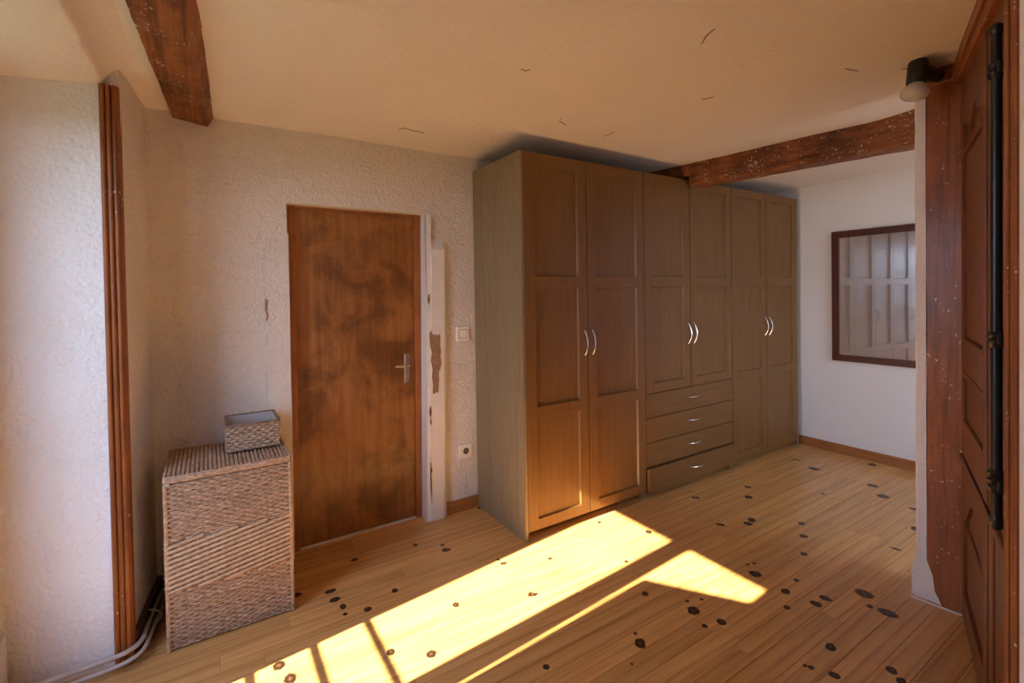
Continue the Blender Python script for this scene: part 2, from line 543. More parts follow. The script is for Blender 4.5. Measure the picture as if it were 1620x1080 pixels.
# knots in the boards: x, y, half sizes across and along, turn in degrees
KN = [
      (0.676, 2.76, 0.0225, 0.0208, -14), (0.498, 2.534, 0.0348, 0.021, -11), (0.502, 2.452, 0.0306, 0.0229, -12), (0.523, 2.375, 0.015, 0.0247, -12),
      (0.614, 2.286, 0.0212, 0.0237, -15), (0.518, 2.313, 0.0147, 0.0132, -13), (1.151, 2.557, 0.0334, 0.0238, -24), (1.156, 2.622, 0.0151, 0.014, -24),
      (1.021, 2.714, 0.0171, 0.0215, -21), (0.773, 2.354, 0.0169, 0.0225, -18), (1.351, 2.3, 0.0107, 0.0126, -30), (1.358, 2.25, 0.0247, 0.0123, -31),
      (0.982, 2.082, 0.0192, 0.0203, -25), (0.35, 2.597, 0.0246, 0.0214, -8), (0.212, 2.141, 0.0306, 0.03, -6), (0.244, 2.043, 0.0267, 0.0305, -7),
      (0.619, 1.958, 0.0208, 0.0239, -18), (0.759, 1.852, 0.0263, 0.0231, -22), (1.332, 1.939, 0.0358, 0.0157, -34), (1.6, 2.146, 0.0107, 0.0158, -37),
      (2.12, 2.302, 0.0121, 0.0162, -43), (1.931, 1.882, 0.0144, 0.0128, -46), (2.287, 2.038, 0.0199, 0.0234, -48), (1.799, 1.629, 0.0183, 0.0191, -48),
      (1.887, 1.416, 0.0293, 0.0394, -53), (1.522, 1.409, 0.0239, 0.0396, -47), (1.113, 1.53, 0.0141, 0.0176, -36), (1.928, 1.3, 0.0258, 0.0231, -56),
      (1.842, 1.324, 0.0143, 0.0149, -54), (1.41, 1.35, 0.0072, 0.0081, -46), (2.387, 1.255, 0.0234, 0.0288, -62), (2.402, 1.419, 0.0314, 0.0337, -59),
      (2.522, 1.271, 0.0131, 0.0172, -63), (2.888, 1.753, 0.0323, 0.0275, -59), (3.265, 1.976, 0.0311, 0.0339, -59), (3.43, 2.08, 0.03, 0.0246, -59),
      (2.949, 2.182, 0.0416, 0.0158, -53), (2.732, 1.841, 0.038, 0.0176, -56), (2.956, 1.768, 0.0263, 0.0379, -59), (3.166, 1.562, 0.0224, 0.0247, -64),
      (3.015, 1.473, 0.0257, 0.0227, -64), (2.812, 1.375, 0.0202, 0.0202, -64), (4.211, 1.564, 0.0387, 0.0377, -70), (4.055, 1.44, 0.0425, 0.0418, -70),
      (3.755, 1.701, 0.0153, 0.0194, -66), (3.673, 1.135, 0.0289, 0.04, -73), (2.681, 1.032, 0.0454, 0.0353, -69), (2.608, 0.909, 0.0476, 0.0298, -71),
      (2.595, 0.976, 0.0129, 0.0167, -69), (2.406, 1.126, 0.032, 0.0219, -65), (2.49, 1.12, 0.0327, 0.0196, -66), (2.268, 1.186, 0.0173, 0.0177, -62),
      (1.983, 0.944, 0.0155, 0.0142, -65), (1.971, 0.964, 0.0077, 0.0095, -64), (2.224, 0.764, 0.0211, 0.0261, -71), (2.192, 0.723, 0.0193, 0.0254, -72),
      (2.165, 0.955, 0.0196, 0.0316, -66), (2.016, 0.877, 0.0248, 0.019, -66), (3.986, 1.245, 0.031, 0.0264, -73), (3.293, 1.11, 0.0309, 0.0144, -71),
      (2.452, 1.491, 0.0094, 0.0141, -59), (2.492, 1.478, 0.0095, 0.0143, -59), (1.92, 1.477, 0.01, 0.0109, -52), (1.99, 1.447, 0.0101, 0.0112, -54),
      (1.584, 2.929, 0.0256, 0.0224, -28), (4.71, 1.749, 0.0367, 0.0369, -70), (1.55, 1.463, 0.0091, 0.0114, -47), (4.223, 1.985, 0.0514, 0.0323, -65),
      (4.324, 2.172, 0.0473, 0.0172, -63),]
seg = 14
for kx, ky, ra, rb, th in KN:
    q = MB()
    rk = random.Random(int(kx * 1000) + int(ky * 77))
    jit = [rk.uniform(0.82, 1.15) for _ in range(seg)]
    th = math.radians(th)
    view = Vector((-math.sin(th), math.cos(th)))
    side = Vector((view.y, -view.x))
    ring_ = []
    for s in range(seg):
        an = 2 * math.pi * s / seg
        pz = side * (math.cos(an) * ra * jit[s]) + view * (math.sin(an) * rb * jit[s])
        ring_.append((kx + pz.x, ky + pz.y))
    q.v = [(px, py, -0.002) for px, py in ring_] + [(kx + (px - kx) * 0.96, ky + (py - ky) * 0.96, 0.0009) for px, py in ring_] + [(kx, ky, 0.0011)]
    for s in range(seg):
        j = (s + 1) % seg
        q.f += [(s, j, seg + j, seg + s), (seg + s, seg + j, 2 * seg)]
    q.build('knot', 'knot', floor)

# ceiling: one gently uneven sheet with a slab above it
mb = MB()
nx, ny = 96, 76
x0, x1, y0, y1 = -0.5, XE + 0.05, YA - 0.05, YB + 0.05
for j in range(ny + 1):
    for i in range(nx + 1):
        X, Y = x0 + (x1 - x0) * i / nx, y0 + (y1 - y0) * j / ny
        mb.v.append((X, Y, ceil_z(X, Y)))
for j in range(ny):
    for i in range(nx):
        a = j * (nx + 1) + i
        mb.f.append((a, a + nx + 1, a + nx + 2, a + 1))
mb.smooth = True
mb.box(-0.95, XE + 0.3, YA - 0.3, 3.4, 2.56, 2.75)
ceiling = mb.build('ceiling', 'ceiling')
tag(ceiling, 'cream painted plaster ceiling with small cracks', kind='structure')

# back wall with the door recess
DX0, DX1, DZ = 0.392, 1.212, 2.032
mb = MB()
mb.box(-0.95, DX0, YB, 3.35, -0.05, 2.6)
mb.box(DX1 + 0.02, XE + 0.3, YB, 3.35, -0.05, 2.6)
mb.box(DX0, DX1 + 0.02, YB, 3.35, DZ, 2.6)
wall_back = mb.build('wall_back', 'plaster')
tag(wall_back, 'stucco wall with the brown door, tinted warm for bounce light', kind='structure')
# dark space behind the door
box('wall_passage', 'sub_floor', (0.2, 1.5, 3.34, 3.40, -0.05, 2.2))['kind'] = 'structure'

# end wall (white) and the alcove walls
wall_right = box('wall_right', 'white_wall', (XE, XE + 0.3, YA - 0.3, 3.35, -0.05, 2.6))
tag(wall_right, 'smooth white end wall with the mirror', kind='structure')
mb = MB()
WX0, WX1, WZ0, WZ1 = 3.15, 4.35, 0.75, 2.24
mb.box(2.85, WX0, YA - 0.28, YA, -0.05, 2.6).box(WX1, XE + 0.1, YA - 0.28, YA, -0.05, 2.6)
mb.box(WX0, WX1, YA - 0.28, YA, -0.05, WZ0).box(WX0, WX1, YA - 0.28, YA, WZ1, 2.6)
tag(mb.build('wall_alcove', 'white_wall'), 'white alcove wall with a window', kind='structure')
# partition whose rough plaster end shows beside the post
mb = MB()
mb.box(2.985, 3.05, YA - 0.1, 0.855, -0.05, 2.6)
nz = 60
pv = []
for k in range(nz + 1):
    z = -0.01 + 2.6 * k / nz
    w = 0.004 * noise.noise(Vector((z * 6, 0.2, 1.1))) + 0.002 * noise.noise(Vector((z * 23, 3.2, 1.1)))
    bulge = 0.018 * (1 - sstep(0.12, 0.2, z))
    e = 0.886 - 0.0 + w * 0.8 + bulge
    f_ = 0.8475 + w * 0.5
    pv.append([(2.876 + w * 0.4 - bulge * 0.3, f_, z), (2.874 + w * 0.4 - bulge * 0.3, e - 0.006, z), (2.882 + w * 0.3, e + 0.004, z), (3.05, e, z), (3.05, 0.856, z), (2.985, 0.852, z)])
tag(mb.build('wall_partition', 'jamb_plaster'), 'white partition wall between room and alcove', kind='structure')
mb = MB()
i0 = len(mb.v)
for r in pv:
    mb.v += r
for k in range(nz):
    for s in range(6):
        a, b = i0 + k * 6 + s, i0 + k * 6 + (s + 1) % 6
        mb.f.append((a, b, b + 6, a + 6))
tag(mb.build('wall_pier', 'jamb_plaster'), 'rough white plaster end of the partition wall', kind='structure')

# the slanting wall on the right, past the old door
def slant(s, d, z):
    p = O_ + U_ * s + N_ * d
    return (p.x, p.y, z)


mb = MB()
for s0, s1, z0, z1 in ((1.305, 3.55, -0.05, 2.6), (0.05, 1.305, 2.50, 2.6)):
    mb.hexa([slant(s0, 0.018, z0), slant(s1, 0.018, z0), slant(s0, -0.15, z0), slant(s1, -0.15, z0),
             slant(s0, 0.018, z1), slant(s1, 0.018, z1), slant(s0, -0.15, z1), slant(s1, -0.15, z1)])
mb.hexa([slant(-0.05, -0.11, -0.05), slant(1.4, -0.11, -0.05), slant(-0.05, -0.15, -0.05), slant(1.4, -0.15, -0.05),
         slant(-0.05, -0.11, 2.5), slant(1.4, -0.11, 2.5), slant(-0.05, -0.15, 2.5), slant(1.4, -0.15, 2.5)])
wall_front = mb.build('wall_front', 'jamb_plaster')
tag(wall_front, 'slanting plaster wall with the old panelled door', kind='structure')

# left wall: reveal of the window, soffit, parapet, strip of wall up to the corner
mb = MB()
JN = 0.75       # near side of the window recess
mb.hexa([(-0.292, 2.515, -0.05), (-0.236, 2.99, -0.05), (-0.95, 2.62, -0.05), (-0.95, 2.99, -0.05),
         (-0.280, 2.515, 2.6), (-0.236, 2.99, 2.6), (-0.95, 2.62, 2.6), (-0.95, 2.99, 2.6)])
mb.box(-0.86, XL, -0.75, JN, -0.05, 2.6)
mb.box(-0.86, -0.66, JN - 0.02, 2.52, -0.05, 0.255)          # parapet
mb.box(-0.86, -0.72, 2.20, 2.60, -0.05, 2.6)                 # outer wall beyond the window
mb.box(-0.86, -0.72, JN - 0.02, 1.02, -0.05, 2.6)
mb.box(-0.86, -0.72, 1.00, 2.22, 2.215, 2.6)
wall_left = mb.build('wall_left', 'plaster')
tag(wall_left, 'thick stucco wall with the window recess, tinted warm for bounce light', kind='structure')

M['dark_sill'] = plain('dark_sill_cover', (0.13, 0.125, 0.12), 0.7, 0.0, 0.15, 12)
box('added_dark_sill', 'dark_sill', (-0.90, -0.655, 1.0, 2.22, 0.245, 0.262), wall_left)  # unseen dark cover, added to cut sun bounce onto the reveal

# rough stucco reveal facing the camera (dense, really lumpy)
mb = MB()
nu, nv_ = 110, 420
for j in range(nv_ + 1):
    z = -0.03 + 2.42 * j / nv_
    for i in range(nu + 1):
        s = i / nu
        X = -0.335 - 0.46 * s
        Y = 2.506 + 0.05 * s
        big = noise.noise(Vector((X * 5, 0.4, z * 3))) * 0.012 * min(1, s * 5)
        fine = (noise.noise(Vector((X * 62, 7.1, z * 62))) * 0.6 + noise.noise(Vector((X * 120, 2.1, z * 105))) * 0.4) * 0.0058
        mb.v.append((X, Y + big + fine - 0.05 * sstep(0.70, 0.98, s), z))
for j in range(nv_):
    for i in range(nu):
        a = j * (nu + 1) + i
        mb.f.append((a, a + 1, a + nu + 2, a + nu + 1))
mb.smooth = True
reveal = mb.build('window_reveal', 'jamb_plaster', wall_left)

# soffit over the recess with a ragged edge, rising in a cove to the ceiling
mb = MB()
ns = 90
rows_ = []
for k in range(ns + 1):
    Y = 0.7 + (2.60 - 0.7) * k / ns
    w = 0.005 * noise.noise(Vector((Y * 9, 4.2, 0))) + 0.004 * noise.noise(Vector((Y * 30, 9.2, 0)))
    zs = 2.362 + 0.004 * noise.noise(Vector((Y * 5, 1.2, 0)))
    rows_.append([(-0.90, Y, zs - 0.03), (-0.60, Y, zs - 0.016), (-0.345 + w, Y, zs), (-0.332 + w, Y, zs + 0.010),
                  (-0.322, Y, zs + 0.035), (-0.300, Y, zs + 0.066), (-0.268, Y, 2.446), (-0.225, Y, 2.462), (-0.20, Y, 2.53), (-0.9, Y, 2.55)])
m_ = len(rows_[0])
for r in rows_:
    mb.v += r
for k in range(ns):
    for s in range(m_ - 1):
        a = k * m_ + s
        mb.f.append((a, a + 1, a + m_ + 1, a + m_))
mb.smooth = True
mb.build('soffit', 'ceiling', wall_left)

# wooden corner trim at the recess edge: three reeds
tr1 = empty('trim_1', (-0.315, 2.51, 0), 'reeded brown wooden corner trim of the window recess', kind='structure')
prof = []
for k in range(25):
    s = k / 24
    prof.append((-0.346 + 0.058 * s, 2.496 - 0.010 * abs(math.sin(s * math.pi * 3)) ** 0.6))
prof += [(-0.284, 2.50), (-0.280, 2.53), (-0.346, 2.53)]
mb = MB().prism(prof, 2, 0.0, 2.362)
mb.smooth = False
mb.build('moulding', 'trim_z', tr1)

# skirting boards
mb = MB().box(1.335, 1.60, YB - 0.016, YB, 0.0, 0.082)
tag(mb.build('baseboard_back', 'base_x'), 'short pine skirting between door casing and wardrobe', kind='structure')
mb = MB().box(XE - 0.018, XE, YA, YB, 0.0, 0.083)
tag(mb.build('baseboard_right', 'base_y'), 'pine skirting along the white end wall', kind='structure')
mb = MB().hexa([(-0.272, 2.53, 0), (-0.218, 2.97, 0), (-0.29, 2.53, 0), (-0.24, 2.97, 0),
                (-0.272, 2.53, 0.11), (-0.218, 2.97, 0.11), (-0.29, 2.53, 0.11), (-0.24, 2.97, 0.11)])
tag(mb.build('baseboard_left', 'dark_base'), 'dark brown skirting beside the hamper', kind='structure')

# ------------------------------------------------------------------ windows
w1 = empty('window_1', (-0.77, 1.6, 0.255), 'tall two-leaf window in the left recess', kind='structure')
XW0, XW1 = -0.80, -0.735
# outer frame: the far post leans a little
mb = MB().hexa([(XW0, 2.075, 0.25), (XW1, 2.075, 0.25), (XW0, 2.22, 0.25), (XW1, 2.22, 0.25),
                (XW0, 2.185, 2.20), (XW1, 2.185, 2.20), (XW0, 2.23, 2.20), (XW1, 2.23, 2.20)])
mb.build('frame_post', 'window_paint', w1)
box('frame_post', 'window_paint', (XW0, XW1, 1.0, 1.10, 0.25, 2.22), w1)
box('frame_head', 'window_paint', (XW0, XW1, 1.06, 2.19, 2.187, 2.22), w1)
box('frame_sill', 'window_paint', (XW0 - 0.03, XW1 + 0.03, 1.0, 2.22, 0.25, 0.30), w1)
box('meeting_stile', 'window_paint', (XW0, XW1, 1.545, 1.672, 0.30, 2.187), w1)
box('pane', 'glass', (-0.770, -0.766, 1.672, 2.13, 0.30, 2.187), w1)
box('pane', 'glass', (-0.770, -0.766, 1.06, 1.545, 0.30, 2.187), w1)

rail = empty('window_railing', (-0.83, 1.6, 0.255), 'iron railing bars outside the left window', 'railing')
for zz in (0.326, 0.492, 0.658, 0.828, 0.994):
    MB().tube([(-0.83, 1.021, zz), (-0.83, 2.199, zz)], 0.013, 8).build('bar', 'black_iron', rail)
# unseen folding leaves, added to shape the sun patch from the near half
sh = empty('folded_sun_blocker', (-0.60, 1.2, 0.30), 'unseen folded brown leaves added to shape the sun through the left window', 'sun_blocker')


def blocker_leaf(pa_, pb_, ztop, lean, nb):
    a_, b_ = Vector(pa_), Vector(pb_)
    dv = b_ - a_
    ll = dv.length
    dv.normalize()
    nn = Vector((-dv.y, dv.x))

    def P(s, d, z):
        return (a_.x + dv.x * s + nn.x * d, a_.y + dv.y * s + nn.y * d + lean * (1 - z / ztop) * s / ll, z)

    def slab(name, s0, s1, d0, d1, z0, z1):
        MB().hexa([P(s0, d0, z0), P(s1, d0, z0), P(s0, d1, z0), P(s1, d1, z0),
                   P(s0, d0, z1), P(s1, d0, z1), P(s0, d1, z1), P(s1, d1, z1)]).build(name, 'sun_blocker', sh)
    for k in range(nb):
        slab('board', ll * k / nb + 0.0004, ll * (k + 1) / nb - 0.0004, 0.0, 0.020, 0.30, ztop)
    for zz in (0.50, ztop - 0.25):
        slab('batten', 0.02, ll - 0.02, 0.020, 0.034, zz, zz + 0.07)


blocker_leaf((-0.728, 1.065), (-0.425, 1.105), 1.813, 0.0, 3)
blocker_leaf((-0.420, 1.117), (-0.700, 1.538), 1.813, 0.008, 5)

w2 = empty('window_2', (3.9, YA - 0.15, WZ0), 'alcove window facing the white end of the room', kind='structure')
yw = YA - 0.18
box('frame_post', 'window_paint', (WX0, WX0 + 0.06, yw - 0.03, yw + 0.03, WZ0, WZ1), w2)
box('frame_post', 'window_paint', (WX1 - 0.06, WX1, yw - 0.03, yw + 0.03, WZ0, WZ1), w2)
box('frame_head', 'window_paint', (WX0, WX1, yw - 0.03, yw + 0.03, WZ1 - 0.06, WZ1), w2)
box('frame_sill', 'window_paint', (WX0, WX1, yw - 0.03, yw + 0.05, WZ0, WZ0 + 0.06), w2)
box('meeting_stile', 'window_paint', (3.62, 3.68, yw - 0.03, yw + 0.03, WZ0, WZ1), w2)
box('pane', 'glass', (WX0 + 0.06, 3.62, yw - 0.002, yw + 0.002, WZ0 + 0.06, WZ1 - 0.06), w2)
box('pane', 'glass', (3.68, WX1 - 0.06, yw - 0.002, yw + 0.002, WZ0 + 0.06, WZ1 - 0.06), w2)

tag(box('bounce_slab', 'bounce_slab', (1.5, 7.0, -6.0, YA - 0.35, -0.25, -0.12)), 'unseen pale slab added to bounce sunlight into the alcove window', kind='structure')  # out of view, added to throw sunlight up through the alcove window
tag(box('ground', 'ground', (-60, 60, -60, 60, -3.4, -3.2)), 'open ground outside the house', kind='structure')

# ------------------------------------------------------------------ brown flush door with frame, casings
d1 = empty('door_1', (0.81, 3.05, 0), 'reddish brown flush plywood door', kind='structure')
LEAN = 0.011


def lean_box(x0, x1, y0, y1, z0, z1, l0=LEAN, l1=None):
    l1 = l0 if l1 is None else l1
    return MB().hexa([(x0 + l0 * z0, y0, z0), (x1 + l1 * z0, y0, z0), (x0 + l0 * z0, y1, z0), (x1 + l1 * z0, y1, z0),
                      (x0 + l0 * z1, y0, z1), (x1 + l1 * z1, y0, z1), (x0 + l0 * z1, y1, z1), (x1 + l1 * z1, y1, z1)])


leaf = lean_box(0.432, 1.160, 3.058, 3.098, 0.012, 2.027, 0.005, 0.008).build('leaf', 'door_ply', d1)
lean_box(0.37, 0.434, 3.04, 3.12, 0.0, 2.04, 0.005).build('frame_jamb', 'door_frame', d1)
lean_box(1.158, 1.215, 3.04, 3.12, 0.0, 2.04, 0.009).build('frame_jamb', 'door_frame', d1)
MB().box(0.37, 1.245, 3.038, 3.12, 2.020, 2.09).build('frame_head', 'door_frame', d1)
lean_box(1.196, 1.225, 2.972, 3.06, 0.0, 2.03, 0.014, 0.0).build('reveal_board', 'white_paint', d1)
box('threshold', 'white_paint', (0.434, 1.158, 3.044, 3.056, 0.0, 0.009), d1)
hd = MB()
hd.hexa([(1.094, 3.047, 0.915), (1.128, 3.047, 0.915), (1.094, 3.058, 0.915), (1.128, 3.058, 0.915),
         (1.098, 3.047, 1.11), (1.136, 3.047, 1.11), (1.098, 3.058, 1.11), (1.136, 3.058, 1.11)])
hplate = hd.build('handle_plate', 'lever', d1, bevel=0.003)
MB().tube([(1.114, 3.05, 1.035), (1.114, 3.012, 1.035), (1.105, 3.004, 1.035), (1.06, 3.002, 1.036), (1.018, 3.004, 1.037)],
          [0.010, 0.010, 0.010, 0.009, 0.008], 10).build('handle_lever', 'lever', d1)
MB().lathe((1.111, 3.047, 0.965), (0, -1, 0), [(0, 0.010), (0.004, 0.010), (0.005, 0.006)], 12).build('key_rosette', 'lever', d1)

# white casing on the right of the door: two stepped boards that sink into the plaster above
cr = empty('door_casing', (1.27, 2.95, 0), 'white painted stepped casing with peeling paint beside the door handle', 'casing')


def casing(profile, z0, z1, taper, n=26):
    mb = MB()
    m = len(profile)
    for k in range(n + 1):
        z = z0 + (z1 - z0) * k / n
        f0 = 1 - sstep(taper[0], taper[1], z)
        for pi, (x, d, ln_) in enumerate(profile):
            f = f0 if len(profile) < 6 or pi > 2 else 1.0
            w = 0.0015 * noise.noise(Vector((x * 40, z * 9, 0.7)))
            mb.v.append((x + ln_ * z + w, YB + 0.004 - (d + 0.004) * f if d > 0 else YB + 0.09, z))
    for k in range(n):
        for s in range(m - 1):
            a = k * m + s
            mb.f.append((a, a + 1, a + m + 1, a + m))
    mb.f.append(tuple(range(m))[::-1])
    return mb


casing([(1.1935, 0.001, 0.022), (1.193, 0.022, 0.022), (1.215, 0.024, 0.022), (1.218, 0.034, 0.022), (1.314, 0.036, 0.019),
        (1.318, 0.022, 0.019), (1.336, 0.020, 0.019), (1.338, 0.001, 0.019)], 0.0, 2.03, (1.80, 1.89)).build('casing_board', 'white_paint', cr)
# bare patch where the paint has come away
pp = [(1.232, 1.235), (1.240, 1.262), (1.252, 1.232), (1.272, 1.235), (1.290, 1.226), (1.300, 1.238), (1.306, 1.20), (1.302, 1.165),
      (1.309, 1.12), (1.304, 1.085), (1.311, 1.04), (1.300, 1.00), (1.289, 0.985), (1.291, 0.93), (1.283, 0.845), (1.268, 0.852),
      (1.258, 0.842), (1.246, 0.846), (1.249, 0.90), (1.241, 0.955), (1.247, 1.0), (1.238, 1.06), (1.243, 1.12), (1.236, 1.17)]
MB().prism([(x - 0.0, z) for x, z in pp], 1, 2.9322, 2.945).build('bare_patch', 'bare_patch', cr)
for cx_, cz_, w_, h_ in ((1.226, 0.725, 0.004, 0.035), (1.229, 0.66, 0.003, 0.02), (1.225, 0.34, 0.005, 0.02), (1.222, 0.25, 0.0025, 0.14), (1.228, 1.47, 0.004, 0.03)):
    MB().prism([(cx_ - w_, cz_), (cx_, cz_ - h_), (cx_ + w_, cz_ - h_ * 0.2), (cx_ + w_ * 0.4, cz_ + h_)], 1, 2.931, 2.945).build('paint_chip', 'crack', cr)

# flat white casing strip on the left of the door
cl = empty('door_casing', (0.33, 2.965, 0), 'thin flat painted strip on the hamper side of the door', 'casing')
casing([(0.266, 0.001, 0.004), (0.268, 0.015, 0.004), (0.390, 0.015, 0.003), (0.394, 0.001, 0.003)], 0.0, 1.86, (1.72, 1.86)).build('casing_board', 'plaster', cl)
MB().prism([(0.272, 1.49), (0.287, 1.485), (0.284, 1.44), (0.281, 1.42), (0.289, 1.405), (0.283, 1.375), (0.272, 1.365), (0.277, 1.40), (0.271, 1.43)],
           1, 2.9542, 2.967).build('bare_patch', 'bare_patch', cl)

# switch, socket, cover plate
sw = empty('light_switch', (1.485, YB, 1.225), 'square cream light switch on the stucco wall', 'switch')
box('plate', 'switch', (1.437, 1.533, YB - 0.016, YB + 0.002, 1.176, 1.274), sw, bevel=0.003)
box('rocker_shadow', 'socket_dark', (1.456, 1.514, YB - 0.0165, YB - 0.010, 1.193, 1.257), sw)  # dark frame standing for the shadow line round the rocker
box('rocker', 'switch', (1.459, 1.511, YB - 0.021, YB - 0.010, 1.196, 1.254), sw, bevel=0.002)
so = empty('wall_socket', (1.49, YB, 0.41), 'square cream wall socket below the light switch', 'socket')
box('plate', 'switch', (1.444, 1.540, YB - 0.0125, YB + 0.002, 0.362, 0.458), so, bevel=0.003)
MB().lathe((1.494, YB - 0.0125, 0.410), (0, -1, 0), [(0, 0.022), (0.001, 0.022), (0.0012, 0.020)], 20).build('recess', 'socket_dark', so)
MB().lathe((1.494, YB - 0.0125, 0.419), (0, -1, 0), [(0, 0.004), (0.012, 0.004), (0.015, 0.002)], 10).build('earth_pin', 'brass', so)
box('cover_plate', 'plaster', (1.515, 1.60, YB - 0.006, YB + 0.001, 0.135, 0.275), base=(1.555, YB, 0.14), bevel=0.002)
tag(bpy.data.objects['cover_plate'], 'blank painted cover plate under the wall socket', 'cover plate')

# ------------------------------------------------------------------ wardrobes
WY, WB, WH = 2.364, 2.963, 2.351
DT = 0.022
ST = 0.074


def bow(mb, p0, p1, out, r=0.0052):
    p0, p1, out = Vector(p0), Vector(p1), Vector(out)
    pts = []
    for k in range(15):
        s = -1 + 2 * k / 14
        pts.append(p0.lerp(p1, k / 14) + out * (1 - s * s))
    mb.tube(pts, r, 8, 1.0)
    return mb


def framed_door(parent, x0, x1, z0, z1, splits, hx, open_=0.0):
    """frame-and-panel door; splits: list of (bottom, top) of the panels"""
    mb = MB()
    yf, yb = WY, WY + DT
    xl, xr = x0 + ST, x1 - ST
    mb.box(x0, xl, yf, yb, z0, z1)
    mb.box(xr, x1, yf, yb, z0, z1)
    edges = [z0] + [e for s in splits for e in s] + [z1]
    for k in range(0, len(edges), 2):
        mb.box(xl, xr, yf, yb, edges[k], edges[k + 1])
    i_, d_ = 0.006, 0.013
    for a, b in splits:      # sloping moulding round each panel
        o = [(xl, a), (xr, a), (xr, b), (xl, b)]
        q = [(xl + i_, a + i_), (xr - i_, a + i_), (xr - i_, b - i_), (xl + i_, b - i_)]
        for k in range(4):
            j = (k + 1) % 4
            mb.quad([(o[k][0], yf, o[k][1]), (o[j][0], yf, o[j][1]), (q[j][0], yf + d_, q[j][1]), (q[k][0], yf + d_, q[k][1])])
    door = mb.build('door', 'oak_v', parent)
    for a, b in splits:
        box('panel', 'oak_v', (xl + i_ * 0.5, xr - i_ * 0.5, yf + d_, yb - 0.001, a + i_ * 0.5, b - i_ * 0.5), door)
    hb = MB()
    bow(hb, (hx, yf - 0.004, 1.090), (hx, yf - 0.004, 1.247), (0, -0.030, 0))
    h = hb.build('handle', 'chrome', door)
    tag(h, 'curved chrome bow handle')
    for zz in (1.092, 1.245):
        MB().lathe((hx, yf, zz), (0, -1, 0), [(0, 0.007), (0.006, 0.006)], 10).build('handle_foot', 'chrome', door)
    return door


def carcass(root, x0, x1, end_left, end_right):
    for k, (a, b) in enumerate(((x0, x0 + 0.02), (x1 - 0.02, x1))):
        front = WY if (k == 0 and end_left) or (k == 1 and end_right) else WY + DT + 0.002
        box('side_panel', 'oak_skylit', (a, b, front, WB, 0.0, WH), root)
    box('top_panel', 'oak_skylit', (x0 + 0.02, x1 - 0.02, WY + 0.022, WB, WH - 0.02, WH), root)
    box('back_panel', 'oak_skylit', (x0 + 0.02, x1 - 0.02, WB - 0.01, WB - 0.004, 0.05, WH - 0.02), root)
    box('plinth', 'oak_h', (x0 + 0.02, x1 - 0.02, WY + 0.065, WY + 0.08, 0.0, 0.05), root)
    box('bottom_panel', 'oak_skylit', (x0 + 0.02, x1 - 0.02, WY + 0.022, WB - 0.01, 0.05, 0.07), root)


TALL = [(0.115, 0.735), (0.800, 1.530), (1.600, 2.285)]
a1 = empty('wardrobe', (2.105, 2.66, 0), 'tall oak wardrobe with two panelled doors nearest the brown door', 'wardrobe', 'oak wardrobe units in a row')
carcass(a1, 1.585, 2.640, True, False)
framed_door(a1, 1.608, 2.0980, 0.052, WH - 0.002, TALL, 2.070)
framed_door(a1, 2.1040, 2.6365, 0.052, WH - 0.002, TALL, 2.136)

a2 = empty('wardrobe', (3.16, 2.66, 0), 'middle oak wardrobe with two upper doors and four drawers', 'wardrobe', 'oak wardrobe units in a row')
carcass(a2, 2.642, 3.694, False, False)
MID = [(0.825, 1.530), (1.600, 2.285)]
framed_door(a2, 2.6425, 3.1480, 0.757, WH - 0.002, MID, 3.120)
framed_door(a2, 3.1540, 3.6905, 0.757, WH - 0.002, MID, 3.186)
for k, (z0, z1) in enumerate(((0.581, 0.752), (0.401, 0.576), (0.223, 0.396), (0.050, 0.218))):
    out = 0.026 if k == 3 else 0.0
    dr = box('drawer', 'oak_h', (2.6425, 3.6905, WY - out, WY + DT - out, z0, z1), a2, bevel=0.0015)
    if k == 3:
        box('drawer_box', 'oak_skylit', (2.668, 3.666, WY + DT - out, WY + 0.45, z0 + 0.02, z1 - 0.02), dr)
    zc = (z0 + z1) / 2 + 0.012
    hb = MB()
    bow(hb, (3.095, WY - out - 0.004, zc), (3.245, WY - out - 0.004, zc), (0, -0.028, 0))
    tag(hb.build('handle', 'chrome', dr), 'curved chrome bow handle')
    for xx in (3.097, 3.243):
        MB().lathe((xx, WY - out, zc), (0, -1, 0), [(0, 0.007), (0.006, 0.006)], 10).build('handle_foot', 'chrome', dr)

a3 = empty('wardrobe', (4.22, 2.66, 0), 'tall oak wardrobe with two panelled doors nearest the white end wall', 'wardrobe', 'oak wardrobe units in a row')
carcass(a3, 3.696, 4.752, False, True)
framed_door(a3, 3.6965, 4.2100, 0.052, WH - 0.002, TALL, 4.182)
framed_door(a3, 4.2160, 4.7290, 0.052, WH - 0.002, TALL, 4.248)

# ------------------------------------------------------------------ ceiling beams
def rough_beam(name, ptsA, ptsB, mat, label, n=60, m=9, amp=0.005, base=None, parent=None):
    """a hewn beam: section polygon A (far) to B (near), edges made uneven"""
    mb = MB()
    K = len(ptsA)
    for k in range(n + 1):
        s = k / n
        ring_ = []
        for i in range(K):
            A0, B0 = Vector(ptsA[i]), Vector(ptsB[i])
            A1, B1 = Vector(ptsA[(i + 1) % K]), Vector(ptsB[(i + 1) % K])
            p0, p1 = A0.lerp(B0, s), A1.lerp(B1, s)
            for q in range(m):
                p = p0.lerp(p1, q / m)
                w = noise.noise_vector(p * 9) * amp + noise.noise_vector(p * 30) * amp * 0.45
                ring_.append(p + Vector((w.x, 0, w.z)))
        mb.v += [tuple(p) for p in ring_]
    R_ = K * m
    for k in range(n):
        for s in range(R_):
            a, b = k * R_ + s, k * R_ + (s + 1) % R_
            mb.f.append((a, b, b + R_, a + R_))
    mb.f.append(tuple(range(R_))[::-1])
    mb.f.append(tuple(n * R_ + s for s in range(R_)))
    mb.smooth = True
    o = mb.build(name, mat, parent, base)
    return tag(o, label, 'beam' if label else None)


